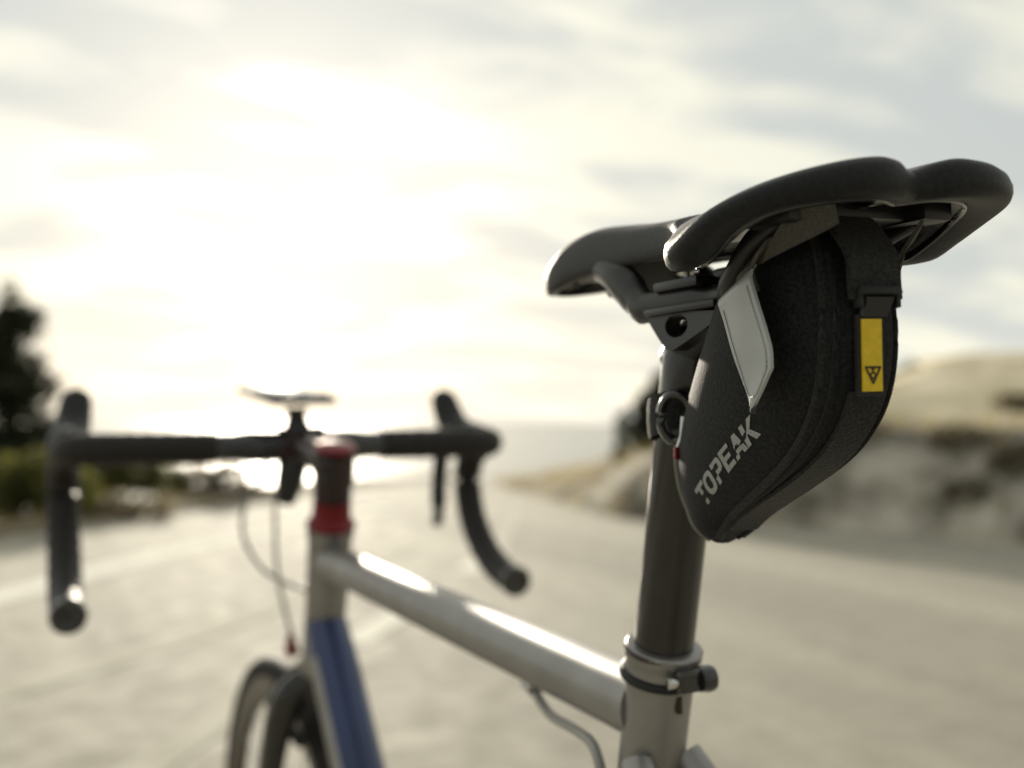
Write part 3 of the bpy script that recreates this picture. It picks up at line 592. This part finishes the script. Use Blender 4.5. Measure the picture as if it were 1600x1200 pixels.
# ================================================================ SADDLE BAG (own frame; hangs from the saddle rails)
BZ = .93; BAGM = LM @ Matrix.Translation((0, -.025, BZ)) @ Matrix.Rotation(rad(-7), 4, 'Z')
bag = empty('saddle_bag'); bag.matrix_world = BAGM
tag(bag, 'black nylon wedge saddle bag with yellow tab hanging under the saddle', 'saddle bag')
prof = [((-.070, .9965), (-.076, .9965), .004), ((-.060, .9957), (-.085, .9953), .012), ((-.051, .9925), (-.0938, .9910), .0180), ((-.043, .9845), (-.1005, .9825), .0222), ((-.035, .9735), (-.1042, .9715), .0238), ((-.0265, .962), (-.1052, .960), .0245), ((-.018, .951), (-.1040, .948), .0244), ((-.010, .940), (-.1000, .9375), .0240), ((-.0035, .9305), (-.0930, .9285), .0232), ((.0015, .9225), (-.0830, .9205), .0221), ((.0040, .9150), (-.0700, .9135), .0206), ((.0045, .9080), (-.0560, .9072), .0188), ((.0040, .9020), (-.0425, .9015), .0168), ((.0025, .8965), (-.0305, .8960), .0144), ((.0005, .8905), (-.0198, .8896), .0122), ((-.002, .8862), (-.0115, .8850), .0085), ((-.0050, .8832), (-.0078, .8826), .0035)]
con = [(0, 0), (0, .3), (.02, .58), (.06, .77), (.14, .905), (.28, .985), (.42, 1.0), (.56, .975), (.67, .905), (.77, .80), (.84, .695), (.885, .61), (.903, .56), (.915, .500), (.926, .535), (.948, .50), (.970, .44), (.987, .36), (.997, .22), (1.0, .09), (1.0, 0)]
GI = 13
def slice_pts(F, R, w):
    L = [Vector((-v * w, F[0] + (R[0] - F[0]) * s, F[1] + (R[1] - F[1]) * s - BZ)) for s, v in con]
    return L + [Vector((-p.x, p.y, p.z)) for p in reversed(L[1:-1])]
FS = spline([(*p[0], p[2]) for p in prof], 3); RS = spline([(*p[1], p[2]) for p in prof], 3)
rings = [slice_pts(f, r, f.z) for f, r in zip(FS, RS)][::-1]
body = MB().loft(rings)
bo = body.build('body', M['bag'], bag, sharp=0)
bm = bmesh.new(); bm.from_mesh(bo.data); bvh = BVHTree.FromBMesh(bm)
def on_side(y, z, off=.0004):          # the left panel, reached from the left
    h = bvh.ray_cast(Vector((-.2, y, z - BZ)), Vector((1, 0, 0)))
    return (h[0] + h[1] * off, h[1]) if h[0] else None
def on_rear(x, z, off=.0004):
    h = bvh.ray_cast(Vector((x, -.4, z - BZ)), Vector((0, 1, 0)))
    return (h[0] + h[1] * off, h[1]) if h[0] else None
# welts either side of the zip band, and a zip line
for side in (1, -1):
    pts = []
    for r_ in rings[4:-6]:
        p = r_[GI] if side > 0 else Vector((-r_[GI].x, r_[GI].y, r_[GI].z)); pts.append(p)
    MB().tube(pts, .0019, 8).build('seam_welt', M['webbing'], bag)
    pts = [Vector((side * r_[16].x, r_[16].y - .0002, r_[16].z)) for r_ in rings[3:-8]]
    MB().tube(pts, (.0011, .0011), 8).build('zip_edge', M['bag'], bag)
# grey piping down the front of the left panel
pp = [rings[k][3] + Vector((-.0006, .0006, 0)) for k in range(1, 22)]
MB().tube(pp, .0011, 8).build('piping', M['piping'], bag)
# rear webbing strip
cs_, sd_, nn_ = [], [], []
for z in [.8905 + .0030 * k for k in range(18)]:
    h = on_rear(0, z, .0002)
    if h: cs_.append(h[0]); sd_.append((1, 0, 0)); nn_.append(h[1])
MB().band(cs_, sd_, nn_, .0135, .0014).build('rear_strip', M['webbing'], bag)
# yellow tab on a black backing
def rear_patch(x0, x1, za, zb, off, th, name, m, par, nx=6, nz_=14, bow=0.):
    f = []; bk = []
    for j in range(nz_ + 1):
        z = za + (zb - za) * j / nz_
        ra, rb = [], []
        for i in range(nx + 1):
            x = x0 + (x1 - x0) * i / nx; y = TABY + (z - .9535) * TABS - bow * 0
            ra.append(Vector((x, y - off - th, z - BZ))); rb.append(Vector((x, y - off, z - BZ)))
        f.append(ra); bk.append(rb)
    loops = [ra + list(reversed(rb)) for ra, rb in zip(f, bk)]
    return MB().loft(loops).build(name, m, par, sharp=30)
TABY = min(on_rear(0, z)[0].y for z in (.942, .953, .965)) - .0012; TABS = -.02
tabb = rear_patch(-.0070, .0026, .9398, .9652, 0, .0016, 'tab_backing', M['rubber'], bag)
yel = rear_patch(-.0058, .0014, .9413, .9638, .0016, .0007, 'yellow_tab', M['yellow'], tabb)
em = MB(); ez = .9464; off = .0026
def emb(pts, w):
    P = [Vector((x - .0022, TABY + (z - .9535) * TABS - off, z - BZ)) for x, z in pts]
    for a, b in zip(P, P[1:]):
        d = (b - a).normalized(); s = d.cross(Vector((0, 1, 0))).normalized() * w / 2; e = d * w * .3
        em.add([a - e - s, b + e - s, b + e + s, a - e + s], [(0, 1, 2, 3)])
k = .0027
emb([(-k, ez + k * .9), (k, ez + k * .9), (0, ez - k * .95), (-k, ez + k * .9)], .00062)
emb([(.0009 * math.cos(a), ez - .0001 + .0009 * math.sin(a)) for a in [2 * math.pi * q / 14 for q in range(15)]], .0005)
emb([(0, ez + .0008), (0, ez + .0016), (-.0008, ez + .0024)], .0005); emb([(0, ez + .0016), (.0008, ez + .0024)], .0005)
em.build('emblem', M['ink'], yel, sharp=0)
# hook buckle above the tab and the strap over the top of the bag
y0 = TABY
MB().band([(-.0012, y0 - .0010, .9645 - BZ), (-.0004, y0 - .0012, .9660 - BZ), (-.0004, y0 - .0026, .9690 - BZ), (-.0004, y0 - .0036, .9710 - BZ)], [(1, 0, 0)] * 4, [(0, -1, 0), (0, -1, .0), (0, -1, -.4), (0, -1, -.4)], [.0104, .0104, .0106, .0110], .0016).build('buckle_plate', M['plastic'], bag)
MB().box((0, y0 - .0036, .9722 - BZ), (.0150, .0038, .0028), Matrix.Rotation(rad(-20), 3, 'X'), bev=.0008).build('buckle_bar', M['rubber'], bag)
for s in (-1, 1): MB().box((s * .0068, y0 - .0026, .9700 - BZ), (.0016, .0035, .0056), bev=.0005).build('buckle_side', M['rubber'], bag)
cs_ = [Vector((0, y0 - .0012, .9700 - BZ)), Vector((0, y0 - .0008, .9760 - BZ)), Vector((0, y0 - .0002, .9830 - BZ)), Vector((0, -.1010, .9905 - BZ)), Vector((0, -.0940, .9965 - BZ)), Vector((0, -.083, .9995 - BZ)), Vector((0, -.068, 1.0000 - BZ))]
cs_ = spline(cs_, 4); nn_ = []
for i in range(len(cs_)):
    t = (cs_[min(i + 1, len(cs_) - 1)] - cs_[max(i - 1, 0)]).normalized(); n_ = Vector((1, 0, 0)).cross(t); nn_.append(n_ if n_.dot(Vector((0, -1, .6))) > 0 else -n_)
MB().band(cs_, [(1, 0, 0)] * len(cs_), nn_, .0195, .0017).build('top_strap', M['webbing'], bag)
# side straps that pass over the rails; the left one ends in the grey flap
for s in (-1, 1):
    key = [((-.0235, -.074, .974), (0, .94, -.34), .012), ((-.0278, -.0778, .9808), (0, .94, -.34), .012), ((-.0262, -.0855, .9870), (.1, .86, -.5), .013), ((-.0235, -.0955, .9920), (.2, .62, -.76), .014), ((-.0200, -.1060, .9960), (.3, .42, -.86), .014), ((-.0160, -.1120, .9990), (.4, .3, -.86), .013)]
    if s > 0: key = key[:4]
    nk = len(key)
    cs_ = spline([Vector((-s * q[0][0], q[0][1], q[0][2] - BZ)) for q in key], 4); sd_ = spline([Vector((-s * q[1][0], q[1][1], q[1][2])) for q in key], 4); ww = [interp(i / (len(cs_) - 1), [(j / (nk - 1), key[j][2]) for j in range(nk)]) for i in range(len(cs_))]
    nn_ = []
    for i in range(len(cs_)):
        t = (cs_[min(i + 1, len(cs_) - 1)] - cs_[max(i - 1, 0)]).normalized(); n_ = t.cross(sd_[i]); nn_.append(n_ if n_.x * s > 0 else -n_)
    MB().band(cs_, sd_, nn_, ww, .0013).build('side_strap', M['hook'], bag)
# flap: pointed grey tongue hanging down the left side
FLL = [(-.0605, .9758), (-.0786, .9385)]; FLR = [(-.0826, .9838), (-.0905, .9630), (-.0932, .9556), (-.0934, .9496), (-.0870, .9425), (-.0808, .9368)]
ra_ = resample(FLL, 25); rb_ = resample(FLR, 25); rf = []
for k in range(25):
    row = []
    for j in range(11):
        u = j / 10; y = ra_[k][0] * (1 - u) + rb_[k][0] * u; z = ra_[k][1] * (1 - u) + rb_[k][1] * u; q = k / 24
        x = -.0302 + .0018 * q - .0004 * math.sin(u * 3.14) + .0030 * max(0, 1 - q / .10) ** 2 + .0003 * math.sin(6.28 * (q * 1.3 + u * .6))
        row.append(Vector((x, y, z - BZ)))
    rf.append(row)
back = [[p + Vector((.0012, 0, 0)) for p in r_] for r_ in rf]
MB().loft([a + list(reversed(b)) for a, b in zip(rf, back)]).build('strap_flap', M['flap'], bag, sharp=50)
hem = [rf[k][9] + Vector((-.0002, 0, 0)) for k in range(3, 22)] + [rf[22][7] + Vector((-.0002, 0, 0)), rf[22][3] + Vector((-.0002, 0, 0))] + [rf[k][1] + Vector((-.0002, 0, 0)) for k in range(21, 3, -1)]
MB().tube(hem, .00022, 6).build('hem_line', M['flap'], bag)
MB().box((-.0272, -.0812, .9362 - BZ), (.0030, .0042, .0022), bev=.0006).build('bar_tack', M['webbing'], bag)
# lettering on the left panel
GL = {'T': [[(0, 1), (.9, 1), (.9, .78), (0, .78)], [(.32, .78), (.58, .78), (.58, 0), (.32, 0)]],
      'O': 'ring', 'P': [[(0, 0), (.26, 0), (.26, 1), (0, 1)], [(.26, 1), (.66, 1), (.66, .8), (.26, .8)], [(.26, .55), (.66, .55), (.66, .35), (.26, .35)], [(.62, 1), (.80, .92), (.86, .78), (.86, .57), (.80, .42), (.62, .35), (.58, .55), (.60, .78)]],
      'E': [[(0, 0), (.26, 0), (.26, 1), (0, 1)], [(.26, 1), (.82, 1), (.82, .8), (.26, .8)], [(.26, .6), (.76, .6), (.76, .4), (.26, .4)], [(.26, .2), (.82, .2), (.82, 0), (.26, 0)]],
      'A': [[(0, 0), (.27, 0), (.56, 1), (.34, 1)], [(.34, 1), (.60, 1), (.92, 0), (.65, 0)], [(.24, .36), (.72, .36), (.72, .17), (.24, .17)]],
      'K': [[(0, 0), (.26, 0), (.26, 1), (0, 1)], [(.26, .42), (.60, 1), (.92, 1), (.48, .46)], [(.30, .55), (.50, .62), (.95, 0), (.63, 0)]]}
TO = (-.0205, .8985); TE = (-.0700, .9280); LH = .0070       # baseline start / end (y, z) on the panel, letter height
bd = Vector((TE[0] - TO[0], TE[1] - TO[1])); ln = bd.length; bd.normalize(); ud = Vector((bd.y * -1, bd.x)) * -1
if ud.y < 0: ud = -ud
adv = {'T': .94, 'O': 1.0, 'P': .92, 'E': .90, 'A': .94, 'K': .95}; tot = sum(adv[c] for c in 'TOPEAK') + .0
let = MB(); cx = 0.
def put(poly):
    lay = []
    for (u, v) in poly:
        uu = (cx + u + .18 * (v - .1)) / tot * ln; q = Vector(TO) + bd * uu + ud * (v * LH); h = on_side(q.x, q.y, .00025)
        if h is None: return
        lay.append(h)
    let.add([a for a, n in lay] , [tuple(range(len(lay)))])
for ch in 'TOPEAK':
    g = GL[ch]
    if g == 'ring':
        for q in range(20):
            a, b = 2 * math.pi * q / 20, 2 * math.pi * (q + 1) / 20
            def se(a, r): return (.46 + (abs(math.cos(a)) ** .7) * math.copysign(.46 * r[0], math.cos(a)), .5 + (abs(math.sin(a)) ** .7) * math.copysign(.5 * r[1], math.sin(a)))
            put([se(a, (.45, .58)), se(a, (1, 1)), se(b, (1, 1)), se(b, (.45, .58))])
    else:
        for poly in g: put(poly)
    cx += adv[ch]
let.build('lettering', M['print'], bag, sharp=0)
bm.free()
# seatpost strap of the bag, with its loop, pin and red pull
INV = BAGM.inverted() @ LM
def Bk(*p): return INV @ Vector(p)
o = seat_axis(.934); ring_ = [Bk(*(o + Vector((math.cos(a) * .0150 - .0015, math.sin(a) * .0150, -math.sin(a) * .0036)))) for a in [2 * math.pi * k / 40 for k in range(40)]]
MB().tube(ring_, (.0011, .0085), 10, loop=True).build('post_strap', M['webbing'], bag)
lo = Vector((-.0165, -.0245, .9330)); lp = [Bk(lo.x + .0075 * math.cos(a) * .62, lo.y - .0075 * math.cos(a) * .6, lo.z + .0095 * math.sin(a)) for a in [2 * math.pi * k / 28 for k in range(28)]]
buckle = MB().tube(lp, (.0026, .0022), 10, loop=True).build('strap_loop', M['gloss_black'], bag)
MB().tube([Bk(-.0185, -.0315, .9335), Bk(-.0192, -.0315, .926), Bk(-.0205, -.0305, .9215)], .0009, 8).build('loop_pin', M['steel'], buckle)
MB().box(Bk(-.0205, -.0300, .9192), (.0028, .0026, .0050), bev=.0008).build('pull_tag', M['red'], buckle)
MB().box(Bk(-.0150, -.0310, .9275), (.0045, .0030, .0150), bev=.0010).build('strap_end', M['rubber'], buckle)
